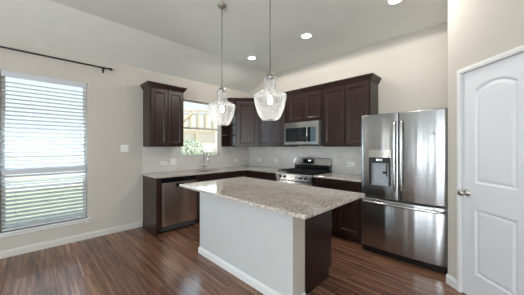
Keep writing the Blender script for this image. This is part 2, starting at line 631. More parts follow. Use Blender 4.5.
def door_leaf(mb, w, h, panels, t=0.035):
    bm = bmesh.new()
    def ring(pts, y):
        vs = [bm.verts.new((p[0], y, p[1])) for p in pts]
        es = [bm.edges.new((vs[i], vs[(i + 1) % len(vs)])) for i in range(len(vs))]
        return vs, es
    ov, oe = ring([(0, 0), (w, 0), (w, h), (0, h)], 0.0)
    edges = list(oe)
    bv = [bm.verts.new((p[0], t, p[1])) for p in [(0, 0), (w, 0), (w, h), (0, h)]]
    for p in panels:
        prev, es = ring(arch_poly(*p, 0.0), 0.0)
        edges += es
        for ins, y in ((0.006, 0.004), (0.014, 0.011), (0.022, 0.011), (0.034, 0.005), (0.046, 0.003)):
            cur = [bm.verts.new((q[0], y, q[1])) for q in arch_poly(*p, ins)]
            for i in range(len(cur)):
                bm.faces.new((prev[i], prev[(i + 1) % len(cur)], cur[(i + 1) % len(cur)], cur[i]))
            prev = cur
        bm.faces.new(prev)
    bmesh.ops.triangle_fill(bm, use_beauty=True, use_dissolve=False, edges=edges)
    for i in range(4):
        bm.faces.new((ov[i], bv[i], bv[(i + 1) % 4], ov[(i + 1) % 4]))
    bm.faces.new(bv)
    bmesh.ops.recalc_face_normals(bm, faces=bm.faces)
    mb._merge(bm)

mb = MB()
DW_ = DS1 - DS0 - 0.006
door_leaf(mb, DW_, DH - 0.010, [(0.122, DW_ - 0.110, 0.235, 0.815, 0.0), (0.122, DW_ - 0.110, 1.040, 1.865, 0.055)])
dl = Matrix.Rotation(R45, 4, 'Z') @ Vector((DS0 + 0.003, 0.012, 0.008))
door = struct(mb.build('door_1', M['door'], loc=(K.x + dl.x, K.y + dl.y, 0.006), rotz=R45),
              'white two-panel pantry door with an arched upper panel')
mb = MB()
RX = Matrix.Rotation(PI / 2, 4, 'X')
mb.lathe([(0.032, 0.0), (0.032, 0.006), (0.024, 0.011), (0.012, 0.014), (0.011, 0.034), (0.018, 0.040), (0.027, 0.052), (0.028, 0.062), (0.022, 0.072), (0.006, 0.076)],
         24, Matrix.Translation((0.052, 0, 0.94)) @ RX)
k = mb.build('door_knob', M['nickel'], door)
k['label'] = 'round satin nickel door knob'
mb = MB()
mb.box(-0.004, 0.0005, -0.003, 0.02, 0.90, 0.98)
mb.build('latch_plate', M['nickel'], door)
# casing
mb = MB()
cw, ct = 0.040, 0.014
def casing_leg(x0, x1, z0, z1):
    mb.box(x0, x1, -ct, 0, z0, z1, 0.004)
    mb.box(x0 + 0.010, x1 - 0.008, -ct - 0.004, 0, z0, z1 - 0.0, 0.003)
casing_leg(DS0 - cw + 0.006, DS0 + 0.006, 0, DH + 0.006)
casing_leg(DS1 - 0.006, DS1 + cw - 0.006, 0, DH + 0.006)
mb.box(DS0 - cw + 0.006, DS1 + cw - 0.006, -ct, 0, DH - 0.006, DH + cw, 0.004)
mb.box(DS0 - cw + 0.016, DS1 + cw - 0.016, -ct - 0.004, 0, DH + 0.004, DH + cw - 0.010, 0.003)
# jamb lining
mb.box(DS0 - 0.001, DS0 + 0.002, -0.001, PT, 0, DH)
mb.box(DS1 - 0.002, DS1 + 0.001, -0.001, PT, 0, DH)
mb.box(DS0, DS1, -0.001, PT, DH - 0.002, DH + 0.001)
struct(mb.build('trim_1', M['trim'], loc=(K.x, K.y, 0), rotz=R45), 'white door casing around the pantry door')

# ------------------------------------------------------------------ windows in the left wall
def hung_window(name, o, xg, frame_mat, rail_z, rail_h, fw=0.035, fz=0.035):
    y0, y1, z0, z1 = o
    mb = MB()
    d0, d1 = xg - 0.03, xg + 0.03
    mb.box(d0, d1, y0, y0 + fw, z0, z1, 0.003)
    mb.box(d0, d1, y1 - fw, y1, z0, z1, 0.003)
    mb.box(d0, d1, y0 + fw, y1 - fw, z0, z0 + fz, 0.003)
    mb.box(d0, d1, y0 + fw, y1 - fw, z1 - fz, z1, 0.003)
    w = struct(mb.build(name, frame_mat))
    mb = MB()
    mb.box(xg - 0.02, xg + 0.028, y0 + fw, y1 - fw, rail_z - rail_h / 2, rail_z + rail_h / 2, 0.004)
    mb.build('meeting_rail', frame_mat, w)
    mb = MB()
    mb.box(xg - 0.016, xg - 0.012, y0 + fw, y1 - fw, rail_z + rail_h / 2, z1 - fz)
    mb.build('upper_pane', M['glass'], w)
    mb = MB()
    mb.box(xg + 0.008, xg + 0.012, y0 + fw, y1 - fw, z0 + fz, rail_z - rail_h / 2)
    mb.build('lower_pane', M['glass'], w)
    return w
w1 = hung_window('window_1', W1, -0.10, M['vinyl'], 1.055, 0.075, 0.04)
w1['label'] = 'tall dining window behind white blinds'
w2 = hung_window('window_2', W2, -0.10, M['vinyl_tan'], 1.752, 0.045, 0.035, 0.018)
w2['label'] = 'window above the kitchen sink'
for i, (a, b, c, d) in enumerate(FWIN):
    mb = MB()
    f = 0.05
    mb.box(a, a + f, YF - 0.12, YF - 0.05, c, d)
    mb.box(b - f, b, YF - 0.12, YF - 0.05, c, d)
    mb.box(a + f, b - f, YF - 0.12, YF - 0.05, c, c + f)
    mb.box(a + f, b - f, YF - 0.12, YF - 0.05, d - f, d)
    mb.box(a + f, b - f, YF - 0.11, YF - 0.06, 1.32, 1.38)
    struct(mb.build('window_%d' % (i + 3), M['vinyl']))

mb = MB()
a, b, c, d = FILL_WIN
f = 0.05
for y0_, y1_, z0_, z1_ in ((a, a + f, c, d), (b - f, b, c, d), (a + f, b - f, c, c + f), (a + f, b - f, d - f, d), ((a + b) / 2 - 0.03, (a + b) / 2 + 0.03, c + f, d - f)):
    mb.box(XR + 0.05, XR + 0.11, y0_, y1_, z0_, z1_)
struct(mb.build('window_6', M['vinyl']))  # added frame around the right-hand fill lamp

# sills
mb = MB()
mb.box(-0.07, 0.035, W1[0] - 0.04, W1[1] + 0.045, W1[2] - 0.022, W1[2], 0.004)
mb.box(0.0, 0.014, W1[0] - 0.02, W1[1] + 0.02, W1[2] - 0.062, W1[2] - 0.022, 0.003)
struct(mb.build('trim_2', M['trim']), 'white sill under the dining window')
mb = MB()
mb.box(-0.07, 0.02, W2[0] - 0.02, W2[1] + 0.015, W2[2] - 0.018, W2[2], 0.003)
struct(mb.build('trim_3', M['trim']), 'white sill under the kitchen window')

# ------------------------------------------------------------------ blinds
bl = thing('window_blind', 'white horizontal slat blind filling the tall dining window', 'blind', (-0.035, (W1[0] + W1[1]) / 2, W1[2]), PI / 2)
bw = (W1[1] - W1[0]) / 2 - 0.012
H = W1[3] - W1[2]
MB().box(-bw, bw, -0.028, 0.024, H - 0.055, H - 0.002, 0.003).build('headrail', M['blind'], bl)
MB().box(-bw - 0.004, bw + 0.004, -0.038, -0.029, H - 0.075, H - 0.001, 0.003).build('valance', M['blind'], bl)
MB().box(-bw, bw, -0.024, 0.024, 0.006, 0.030, 0.004).build('bottom_rail', M['blind'], bl)
pitch = 0.0515
ns = int((H - 0.10) / pitch)
tilt = math.radians(21)
MB().box(-bw, bw, -0.034, -0.006, 0.705, 0.770, 0.004).build('middle_rail', M['blind'], bl)
slat_me = None
for i in range(ns):
    z = 0.062 + i * pitch
    if slat_me is None:
        mb = MB()
        lp = []
        for x in (-bw, bw):
            top = []
            bot = []
            for q in range(7):
                u = -0.027 + 0.054 * q / 6
                c = 0.003 * (1 - (u / 0.027) ** 2)
                top.append((x, u, c + 0.0018))
                bot.append((x, u, c - 0.0018))
            lp.append(top + bot[::-1])
        mb.loft(lp)
        o = mb.build('slat', M['blind'], bl)
        slat_me = o.data
    else:
        o = bpy.data.objects.new('slat', slat_me)
        COL.objects.link(o)
        o.parent = bl
    o.location = (0, 0, z)
    o.rotation_euler = (tilt, 0, 0)
for xx in (-bw + 0.12, 0.0, bw - 0.12):
    mb = MB()
    mb.tube([(xx, -0.0285, 0.01), (xx, -0.0285, H - 0.05)], 0.0013, 6)
    mb.build('ladder_cord', M['blind'], bl)
mb = MB()
mb.tube([(bw - 0.035, -0.042, H - 0.06), (bw - 0.036, -0.043, 1.10)], 0.0015, 6)
c = mb.build('lift_cord', M['blind'], bl)
MB().lathe([(0.002, 1.10), (0.006, 1.09), (0.008, 1.06), (0.004, 1.05)], 12, Matrix.Translation((bw - 0.036, -0.043, 0))).build('tassel', M['blind'], c)

# curtain rod
rod = thing('curtain_rod', 'thin black curtain rod on the wall above the dining window', 'curtain rod', (0, 0, 0))
MB().tube([(0.085, -4.36, 2.572), (0.085, -2.985, 2.572)], 0.0115, 12).build('pole', M['black_metal'], rod)
for yy, s in ((-2.985, 1), (-4.36, -1)):
    MB().lathe([(0.010, 0.0), (0.017, 0.004), (0.017, 0.022), (0.020, 0.026), (0.020, 0.044), (0.012, 0.05)], 16,
               Matrix.Translation((0.085, yy, 2.572)) @ Matrix.Rotation(-s * PI / 2, 4, 'X')).build('finial', M['black_metal'], rod)
for yy in (-3.04, -4.30):
    mb = MB()
    mb.box(0.0, 0.006, yy - 0.012, yy + 0.012, 2.515, 2.585, 0.002)
    mb.box(0.004, 0.085, yy - 0.006, yy + 0.006, 2.548, 2.560, 0.002)
    mb.box(0.070, 0.100, yy - 0.006, yy + 0.006, 2.552, 2.562, 0.002)
    mb.build('bracket', M['black_metal'], rod)

# ------------------------------------------------------------------ cabinets
DOOR_STEPS = [(0.0, 0.0), (0.0, -0.016), (0.003, -0.019), (0.050, -0.019), (0.054, -0.0175), (0.058, -0.012), (0.064, -0.012), (0.068, -0.009), (0.072, -0.007)]
DRAWER_STEPS = [(0.0, 0.0), (0.0, -0.016), (0.003, -0.019), (0.026, -0.019), (0.030, -0.013), (0.034, -0.013)]

def panel(name, parent, x0, x1, z0, z1, y, steps=DOOR_STEPS):
    mb = MB()
    mb.rect_loft(x0, x1, z0, z1, [(i, y + d) for i, d in steps])
    return mb.build(name, M['wood'], parent)

def crown_path(mb, pts, z0, z1, out=0.05):
    """crown moulding swept along an open polyline of front corners (x,y), offset outward"""
    prof = [(0.0, z0), (0.010, z0), (0.012, z0 + 0.012), (0.030, z0 + 0.042), (out - 0.006, z1 - 0.016), (out, z1 - 0.012), (out, z1), (0.0, z1)]
    P = [Vector(p) for p in pts]
    norms = []
    for i in range(len(P)):
        segs = []
        if i > 0:
            d = (P[i] - P[i - 1]).normalized()
            segs.append(Vector((d.y, -d.x)))
        if i < len(P) - 1:
            d = (P[i + 1] - P[i]).normalized()
            segs.append(Vector((d.y, -d.x)))
        n = segs[0] if len(segs) == 1 else (segs[0] + segs[1]).normalized()
        k = 1.0 if len(segs) == 1 else 1.0 / max(0.3, n.dot(segs[0]))
        norms.append(n * k)
    loops = [[(P[i].x + norms[i].x * o, P[i].y + norms[i].y * o, z) for o, z in prof] for i in range(len(P))]
    mb.loft(loops)

UZ0, UZ1, UD = 1.375, 2.365, 0.325
CZ0, CZ1 = 2.345, 2.430

def upper(label, x0, x1, loc, rotz, z0=UZ0, doors=2, ends=(False, False), cut=(0.0, 0.0), gapend=(0.012, 0.012)):
    """wall cabinet; local x is the width, -y the front, back at y = 0"""
    t = thing('wall_cabinet', label, 'cabinet', (*loc, 0), rotz)
    mb = MB()
    y0 = -UD + 0.0
    fy = y0 - 0.002
    mb.box(x0 + 0.003, x1 - 0.003, y0 + 0.004, -0.003, z0 + 0.012, UZ1 - 0.003)
    # face frame
    mb.box(x0, x0 + 0.035, fy, y0 + 0.02, z0, UZ1)
    mb.box(x1 - 0.035, x1, fy, y0 + 0.02, z0, UZ1)
    mb.box(x0 + 0.035, x1 - 0.035, fy, y0 + 0.02, z0, z0 + 0.035)
    mb.box(x0 + 0.035, x1 - 0.035, fy, y0 + 0.02, UZ1 - 0.05, UZ1)
    mb.box(x0 + 0.014, x1 - 0.014, -0.02, -0.002, z0, z0 + 0.02)
    mb.box(x0, x0 + 0.014, y0 + 0.02, -0.002, z0, UZ1)
    mb.box(x1 - 0.014, x1, y0 + 0.02, -0.002, z0, UZ1)
    mb.build('body', M['wood'], t)
    a, b = x0 + gapend[0], x1 - gapend[1]
    g = 0.008
    wd_ = (b - a - g * (doors - 1)) / doors
    for i in range(doors):
        panel('door', t, a + i * (wd_ + g), a + i * (wd_ + g) + wd_, z0 + 0.018, CZ0 - 0.012, fy - 0.001)
    mb = MB()
    pts = [(x0, fy), (x1, fy)]
    if ends[0]:
        pts = [(x0, -0.002)] + pts
    if ends[1]:
        pts = pts + [(x1, -0.002)]
    # the moulding leans out from the face frame
    crown_path(mb, pts, CZ0, CZ1)
    mb.box(x0 + 0.002, x1 - 0.002, -UD, -0.004, CZ1 - 0.014, CZ1 - 0.004)
    mb.build('crown_moulding', M['wood'], t)
    return t

# left of the sink window
upper('dark brown two-door wall cabinet left of the sink window', 0.0, 0.577, (0.0, -2.463), PI / 2, ends=(True, True))
# run on the range wall
upper('dark wall cabinet left of the microwave beside the corner cabinet', 0.675, 1.486, (0, 0), 0, gapend=(0.012, 0.06))
upper('short dark two-door wall cabinet directly above the microwave', 1.488, 2.246, (0, 0), 0, z0=1.822, gapend=(0.012, 0.035))
upper('dark two-door wall cabinet between microwave and refrigerator', 2.248, 3.012, (0, 0), 0, ends=(False, True))

# diagonal corner cabinet
t = thing('corner_wall_cabinet', 'dark single-door wall cabinet set diagonally across the room corner', 'cabinet', (0, 0, 0))
A, B = (UD, -0.675), (0.675, -UD)
mb = MB()
mb.prism([(0.002, -0.002), (0.002, -0.671), (UD, -0.671), (0.671, -UD), (0.671, -0.002)], UZ0, UZ1)
mb.build('body', M['wood'], t)
L = math.hypot(B[0] - A[0], B[1] - A[1])
md = Matrix.Translation((A[0], A[1], 0)) @ Matrix.Rotation(PI / 4, 4, 'Z')
mb = MB()
mb.rect_loft(0.035, L - 0.035, UZ0 + 0.018, CZ0 - 0.012, [(i, -0.003 + d) for i, d in DOOR_STEPS], md)
mb.build('door', M['wood'], t)
mb = MB()
crown_path(mb, [(0.002, -0.671), (UD, -0.671), (0.671, -UD), (0.674, -UD)], CZ0, CZ1)
mb.prism([(0.002, -0.002), (0.002, -0.665), (UD, -0.665), (0.665, -UD), (0.665, -0.002)], CZ1 - 0.014, CZ1 - 0.004)
mb.build('crown_moulding', M['wood'], t)

# open rounded end shelves between the corner cabinet and the sink window
t = thing('open_end_shelf', 'dark open shelf unit with rounded shelves right of the sink window', 'shelf', (0, 0, 0))
MB().box(0.010, 0.022, -0.84, -0.674, UZ0, UZ1).build('back_panel', M['wood'], t)
MB().box(0.022, UD - 0.005, -0.684, -0.674, UZ0, UZ1).build('side_panel', M['wood'], t)
for i in range(5):
    z = UZ0 + (UZ1 - UZ0 - 0.018) * i / 4
    pts = [(0.022, -0.684)]
    for k_ in range(13):
        an = (PI / 2) * k_ / 12
        pts.append((0.022 + (UD - 0.035) * math.cos(an), -0.684 - 0.150 * math.sin(an)))
    MB().prism(pts, z, z + 0.018, bev=0.003).build('shelf_board', M['wood'], t)
mb = MB()
arc = [(0.022 + (UD - 0.035) * math.sin((PI / 2) * k_ / 8), -0.684 - 0.150 * math.cos((PI / 2) * k_ / 8)) for k_ in range(9)]
crown_path(mb, [(0.010, -0.838)] + arc, CZ0, CZ1, 0.035)
mb.build('crown_moulding', M['wood'], t)

# base cabinets
BZ, BD, TK = 0.884, 0.605, 0.102
def base(label, x0, x1, loc, rotz, fronts, ends=(False, False), hollow=False):
    """fronts: list of (kind, x0, x1, z0, z1)"""
    t = thing('base_cabinet', label, 'cabinet', (*loc, 0), rotz)
    mb = MB()
    if hollow:
        mb.box(x0, x1, -BD, -0.012, TK, 0.60)
        mb.box(x0, x0 + 0.018, -BD, -0.012, 0.60, BZ)
        mb.box(x1 - 0.018, x1, -BD, -0.012, 0.60, BZ)
        mb.box(x0 + 0.018, x1 - 0.018, -BD, -BD + 0.02, 0.60, BZ)
    else:
        mb.box(x0, x1, -BD, -0.012, TK, BZ)
    mb.box(x0 + 0.004, x1 - 0.004, -BD + 0.07, -0.012, 0.0, TK)
    mb.build('body', M['wood'], t)
    for kind, a, b, c, d in fronts:
        panel(kind, t, a, b, c, d, -BD - 0.001, DOOR_STEPS if kind == 'door' else DRAWER_STEPS)
    return t

# window wall: end panel, dishwasher, sink base, corner
t = thing('cabinet_end_panel', 'dark brown panel closing the counter end beside the dishwasher', 'panel', (0, -2.470, 0), PI / 2)
mb = MB()
mb.box(0, 0.02, -BD + 0.005, -0.012, 0, BZ)
mb.build('panel', M['wood'], t)
mb = MB()
mb.box(0.0, 0.075, -BD - 0.012, -BD + 0.005, TK - 0.05, BZ)
mb.build('front_stile', M['wood'], t)

base('dark sink base cabinet to the right of the dishwasher', 0, 0.914, (0.0, -1.780), PI / 2,
     [('drawer', 0.015, 0.899, 0.72, 0.865), ('door', 0.015, 0.453, 0.12, 0.70), ('door', 0.461, 0.899, 0.12, 0.70)], hollow=True)
t = thing('corner_base_cabinet', 'dark corner base cabinet where the two counters meet', 'cabinet', (0, 0, 0))
mb = MB()
mb.prism([(0.012, -0.012), (0.012, -0.862), (BD, -0.862), (BD, -BD), (0.655, -BD), (0.655, -0.012)], TK, BZ)
mb.prism([(0.012, -0.012), (0.012, -0.858), (BD - 0.07, -0.858), (BD - 0.07, -BD + 0.07), (0.65, -BD + 0.07), (0.65, -0.012)], 0, TK)
mb.build('body', M['wood'], t)
mb = MB()
mb.rect_loft(0.015, 0.225, 0.12, 0.865, [(i, -0.001 + d) for i, d in DRAWER_STEPS], Matrix.Translation((BD, -0.862, 0)) @ Matrix.Rotation(PI / 2, 4, 'Z'))
mb.build('door', M['wood'], t)
base('dark base cabinet with drawer left of the gas range', 0.66, 1.478, (0, 0), 0,
     [('drawer', 0.675, 1.052, 0.72, 0.865), ('drawer', 1.060, 1.463, 0.72, 0.865), ('door', 0.675, 1.052, 0.12, 0.70), ('door', 1.060, 1.463, 0.12, 0.70)])
base('dark base cabinet between the gas range and the refrigerator', 2.250, 3.012, (0, 0), 0,
     [('drawer', 2.264, 2.996, 0.72, 0.865), ('door', 2.264, 2.626, 0.12, 0.70), ('door', 2.634, 2.996, 0.12, 0.70)], (False, True))

# worktops
SK = (0.125, 0.525, -1.66, -0.96)   # sink cut-out
mb = MB()
gz0, gz1 = BZ + 0.001, 0.914
CF, CE = 0.648, -2.484
xs = [0.009, SK[0], SK[1], CF]
ys = [CE, SK[2], SK[3], -CF, -0.009]
bm = mb.bm
def cell(x0, x1, y0, y1):
    mb.box(x0, x1, y0, y1, gz0, gz1)
for i in range(3):
    for j in range(4):
        if i == 1 and j == 1:
            continue
        cell(xs[i], xs[i + 1], ys[j], ys[j + 1])
cell(CF, 1.482, -CF, -0.009)
bmesh.ops.remove_doubles(bm, verts=bm.verts, dist=1e-5)
seen = {}
for f in list(bm.faces):
    seen.setdefault(tuple(sorted(tuple(round(c_, 4) for c_ in v.co) for v in f.verts)), []).append(f)
bmesh.ops.delete(bm, geom=[f for fs in seen.values() if len(fs) > 1 for f in fs], context='FACES_ONLY')
tag(mb.build('countertop', M['granite']), 'L-shaped speckled granite worktop running under the sink window into the corner', 'countertop')
tag(MB().box(2.247, 3.018, -CF, -0.009, gz0, gz1, 0.004).build('countertop', M['granite']),
    'short granite worktop between the range and the refrigerator', 'countertop')

# sink
t = thing('kitchen_sink', 'undermount steel sink set in the granite below the window', 'sink', (0, 0, 0))
mb = MB()
x0, x1, y0, y1 = SK
lo = []
for ins, z in ((-0.02, gz0 - 0.001), (0.002, gz0 - 0.001), (0.006, gz0 - 0.03), (0.012, 0.70), (0.05, 0.685)):
    lo.append([(x0 + ins, y0 + ins, z), (x1 - ins, y0 + ins, z), (x1 - ins, y1 - ins, z), (x0 + ins, y1 - ins, z)])
mb.loft(lo, cap0=False)
mb.build('basin', M['steel_small'], t)
MB().lathe([(0.04, 0.686), (0.04, 0.690), (0.03, 0.691), (0.028, 0.688)], 20, Matrix.Translation(((x0 + x1) / 2, (y0 + y1) / 2, 0))).build('drain', M['chrome'], t)

# faucet
fx, fy_ = 0.07, -1.325
t = thing('faucet', 'chrome gooseneck faucet standing behind the sink', 'faucet', (fx, fy_, gz1))
MB().lathe([(0.028, 0.0), (0.028, 0.008), (0.020, 0.014), (0.019, 0.10), (0.014, 0.108)], 20).build('base', M['chrome'], t)
mb = MB()
path = [(0, 0, 0.10), (0, 0, 0.27)]
for k_ in range(1, 13):
    an = PI * k_ / 12
    path.append((0.085 * (1 - math.cos(an)), 0, 0.27 + 0.085 * math.sin(an)))
path.append((0.172, 0, 0.24))
mb.tube(path, 0.011, 12)
mb.build('spout', M['chrome'], t)
MB().lathe([(0.013, 0.0), (0.017, 0.015), (0.017, 0.07), (0.012, 0.085)], 16, Matrix.Translation((0.172, 0, 0.165))).build('spray_head', M['chrome'], t)
mb = MB()
mb.tube([(0.0, 0.015, 0.07), (0.0, 0.045, 0.075), (0.03, 0.075, 0.095), (0.05, 0.085, 0.12)], [0.011, 0.009, 0.006, 0.005], 10)
mb.build('lever', M['chrome'], t)

# ------------------------------------------------------------------ dishwasher
t = thing('dishwasher', 'stainless steel dishwasher under the counter between end panel and sink cabinet', 'dishwasher', (0, -2.393, 0), PI / 2)
DWW = 0.606
MB().box(0.003, DWW - 0.003, -0.58, -0.02, 0.03, 0.87).build('body', M['dark_grey'], t)
mb = MB()
# gently bowed front
lp = []
for z in (0.115, 0.80):
    pts = []
    for q in range(11):
        x = 0.006 + (DWW - 0.012) * q / 10
        u = 2 * q / 10 - 1
        pts.append((x, -0.625 - 0.006 * (1 - u * u), z))
    pts += [(DWW - 0.006, -0.581, z), (0.006, -0.581, z)]
    lp.append(pts)
mb.loft(lp)
d = mb.build('door', M['steel_dark'], t)
MB().box(0.006, DWW - 0.006, -0.618, -0.581, 0.803, 0.868, 0.003).build('top_strip', M['black'], t)  # black strip between the door and the worktop
mb = MB()
mb.loft([[(xx, -0.632 + yy, zz) for xx, zz in ((0.22 + i_, 0.775), (0.385 - i_, 0.775), (0.365 - i_, 0.725), (0.24 + i_, 0.725))] for yy, i_ in ((-0.004, 0.006), (0.0, 0.0), (0.012, 0.0))])
mb.build('pocket_handle', M['black'], d)
MB().box(0.006, DWW - 0.006, -0.545, -0.50, 0.0, 0.11).build('kick_plate', M['black'], t)

# ------------------------------------------------------------------ gas range
RW = 0.754
t = thing('gas_range', 'stainless steel gas range with black grates set into the back counter', 'range', (1.487, -0.018, 0))
mb = MB()
mb.box(0.0, RW, -0.64, -0.03, 0.09, 0.905)
mb.box(0.02, RW - 0.02, -0.60, -0.05, 0.0, 0.09)
mb.build('body', M['dark_grey'], t)
mb = MB()
mb.loft([[(x, y, z) for y, z in ((-0.64, 0.795), (-0.672, 0.800), (-0.668, 0.895), (-0.655, 0.912), (-0.60, 0.914), (-0.60, 0.795))] for x in (0.0, RW)])
cp = mb.build('control_panel', M['steel_small'], t)
for x in (0.11, 0.205, 0.545, 0.64):
    MB().lathe([(0.020, 0.0), (0.021, 0.004), (0.018, 0.010), (0.017, 0.030), (0.012, 0.034)], 18,
               Matrix.Translation((x, -0.669, 0.852)) @ RX).build('burner_knob', M['black'], cp)
mb = MB()
mb.box(0.006, RW - 0.006, -0.668, -0.641, 0.26, 0.785, 0.006)
od = mb.build('oven_door', M['steel_small'], t)
MB().box(0.10, RW - 0.10, -0.671, -0.667, 0.36, 0.64, 0.002).build('oven_window', M['black_glass'], od)
mb = MB()
mb.tube([(0.05, -0.715, 0.735), (RW - 0.05, -0.715, 0.735)], 0.012, 12)
for x in (0.09, RW - 0.09):
    mb.tube([(x, -0.667, 0.735), (x, -0.712, 0.735)], 0.009, 10)
mb.build('oven_handle', M['steel_small'], od)
MB().box(0.006, RW - 0.006, -0.664, -0.641, 0.10, 0.25, 0.006).build('warming_drawer', M['steel_small'], t)
MB().box(0.004, RW - 0.004, -0.655, -0.115, 0.906, 0.919, 0.004).build('cooktop', M['black'], t)
for cxx in (0.19, 0.377, 0.564):
    for cyy in ((-0.50, -0.25) if abs(cxx - 0.377) > 0.1 else (-0.375,)):
        mb = MB()
        mb.lathe([(0.050, 0.9195), (0.050, 0.927), (0.038, 0.930), (0.038, 0.936), (0.030, 0.939), (0.002, 0.939)], 20, Matrix.Translation((cxx, cyy, 0)))
        mb.build('burner', M['iron'], t)
for a, b in ((0.025, 0.258), (0.263, 0.491), (0.496, 0.729)):
    mb = MB()
    zt0, zt1 = 0.942, 0.956
    for x in (a, b - 0.012):
        mb.box(x, x + 0.012, -0.635, -0.13, zt0, zt1, 0.002)
    for y in (-0.635, -0.142, -0.39):
        mb.box(a, b, y, y + 0.012, zt0, zt1, 0.002)
    mb.box((a + b) / 2 - 0.006, (a + b) / 2 + 0.006, -0.635, -0.13, zt0, zt1, 0.002)
    for y in (-0.51, -0.26):
        mb.box(a, b, y, y + 0.011, zt0, zt1 + 0.004, 0.002)
    for x in (a, b - 0.014):
        for y in (-0.635, -0.145):
            mb.box(x, x + 0.014, y, y + 0.014, 0.9192, zt0 + 0.002)
    mb.build('grate', M['iron'], t)
# back guard: black lower part, leaning steel top with the clock
mb = MB()
mb.box(0.0, RW, -0.105, -0.03, 0.906, 1.045, 0.003)
bgd = mb.build('backguard', M['black'], t)
mb = MB()
lp = []
for x, zt in ((0.0, 1.155), (0.05, 1.166), (RW / 2, 1.172), (RW - 0.05, 1.166), (RW, 1.155)):
    lp.append([(x, y, z) for y, z in ((-0.135, 1.030), (-0.138, 1.045), (-0.098, zt - 0.008), (-0.085, zt), (-0.03, zt), (-0.03, 1.030))])
mb.loft(lp)
mb.build('console', M['steel_small'], bgd)
mb = MB()
ms = Matrix.Translation((0.215, -0.1385, 1.058)) @ Matrix.Rotation(-math.atan2(0.040, 0.118), 4, 'X')
mb.box(0.0, 0.245, -0.004, 0.004, 0.0, 0.088, 0.002, ms)
mb.build('display_panel', M['black_glass'], bgd)
mb = MB()
for q in (0.125, 0.137, 0.152, 0.164):
    mb.box(q, q + 0.008, -0.0046, -0.0035, 0.052, 0.068, 0, ms)
mb.build('clock_light', M['clock'], bgd)

# ------------------------------------------------------------------ microwave
t = thing('microwave', 'stainless over-the-range microwave hung below the short cabinet', 'microwave', (1.492, 0, 1.398))
MWW, MWH = 0.740, 0.415
MB().box(0.0, MWW + 0.012, -0.425, -0.01, 0.0, MWH, 0.003).build('body', M['dark_grey'], t)
mb = MB()
fyy = -0.455
def ring_face(mb, x0, x1, z0, z1, hx0, hx1, hz0, hz1, y0, y1):
    mb.box(x0, hx0, y0, y1, z0, z1)
    mb.box(hx1, x1, y0, y1, z0, z1)
    mb.box(hx0, hx1, y0, y1, z0, hz0)
    mb.box(hx0, hx1, y0, y1, hz1, z1)
ring_face(mb, 0.0, MWW, 0.015, MWH, 0.035, 0.68, 0.065, 0.315, fyy, -0.426)
dr = mb.build('door', M['steel_small'], t)
MB().box(0.036, 0.535, fyy + 0.003, -0.427, 0.066, 0.314).build('door_glass', M['black_glass'], dr)
mb = MB()
mb.box(0.575, 0.679, fyy + 0.004, -0.427, 0.066, 0.314)
mb.build('control_panel', M['panel_glass'], t)
mb = MB()
mb.box(0.535, 0.575, fyy + 0.006, -0.427, 0.066, 0.314)
mb.build('handle_recess', M['black'], dr)
mb = MB()
mb.tube([(0.528, fyy - 0.028, 0.060), (0.528, fyy - 0.030, 0.19), (0.528, fyy - 0.028, 0.325)], 0.010, 12)
for z in (0.075, 0.31):
    mb.tube([(0.528, fyy + 0.004, z), (0.528, fyy - 0.026, z)], 0.007, 10)
mb.build('handle', M['chrome'], dr)
MB().box(0.03, MWW - 0.03, -0.36, -0.05, -0.010, 0.001).build('vent_grille', M['rubber'], t)

# ------------------------------------------------------------------ refrigerator
FRX, FRW = 3.030, 0.906
t = thing('refrigerator', 'stainless french-door refrigerator with dispenser beside the pantry wall', 'refrigerator', (FRX, 0, 0))
MB().box(0.004, FRW - 0.004, -0.660, -0.03, 0.03, 1.765, 0.004).build('body', M['dark_grey'], t)
mb = MB()
mb.box(0.02, FRW - 0.02, -0.655, -0.55, 0.0, 0.06)
mb.box(0.012, FRW - 0.012, -0.700, -0.640, 0.006, 0.072, 0.004)
mb.build('base_grille', M['black'], t)
FY = -0.716
def bow(x):
    u = 2 * x / FRW - 1
    return FY - 0.020 * (1 - u * u)

def fridge_door(mb, x0, x1, z0, z1, hole=None, r=0.012):
    """bowed door slab with rounded vertical edges; hole = (hx0, hx1, hz0, hz1)"""
    bm = bmesh.new()
    xs = [x0, x0 + r * 0.3, x0 + r]
    n = 12
    xs += [x0 + r + (x1 - x0 - 2 * r) * q / n for q in range(1, n)]
    xs += [x1 - r, x1 - r * 0.3, x1]
    zs = [z0, z0 + r * 0.4, z0 + r, z1 - r, z1 - r * 0.4, z1]
    if hole:
        xs = sorted(set([round(v, 5) for v in xs if not any(abs(v - h) < 0.008 for h in hole[:2])] + list(hole[:2])))
        zs = sorted(set(zs + list(hole[2:])))
    def yf(x, z):
        e = min(x - x0, x1 - x, z - z0, z1 - z)
        d = 0.0
        if e < r:
            d = r * (1 - math.sqrt(max(0.0, 1 - (1 - e / r) ** 2)))
        return bow(x) + d
    V = [[bm.verts.new((x, yf(x, z), z)) for z in zs] for x in xs]
    for i in range(len(xs) - 1):
        for j in range(len(zs) - 1):
            if hole and hole[0] - 1e-6 < (xs[i] + xs[i + 1]) / 2 < hole[1] and hole[2] < (zs[j] + zs[j + 1]) / 2 < hole[3]:
                continue
            f = bm.faces.new((V[i][j], V[i + 1][j], V[i + 1][j + 1], V[i][j + 1]))
            f.smooth = True
    yb = -0.663
    ring = [V[i][0] for i in range(len(xs))] + [V[-1][j] for j in range(1, len(zs))] + [V[i][-1] for i in range(len(xs) - 2, -1, -1)] + [V[0][j] for j in range(len(zs) - 2, 0, -1)]
    back = [bm.verts.new((v.co.x, yb, v.co.z)) for v in ring]
    m_ = len(ring)
    for i in range(m_):
        bm.faces.new((ring[i], ring[(i + 1) % m_], back[(i + 1) % m_], back[i]))
    if not hole:
        bm.faces.new(back)
    bmesh.ops.recalc_face_normals(bm, faces=bm.faces)
    mb._merge(bm)

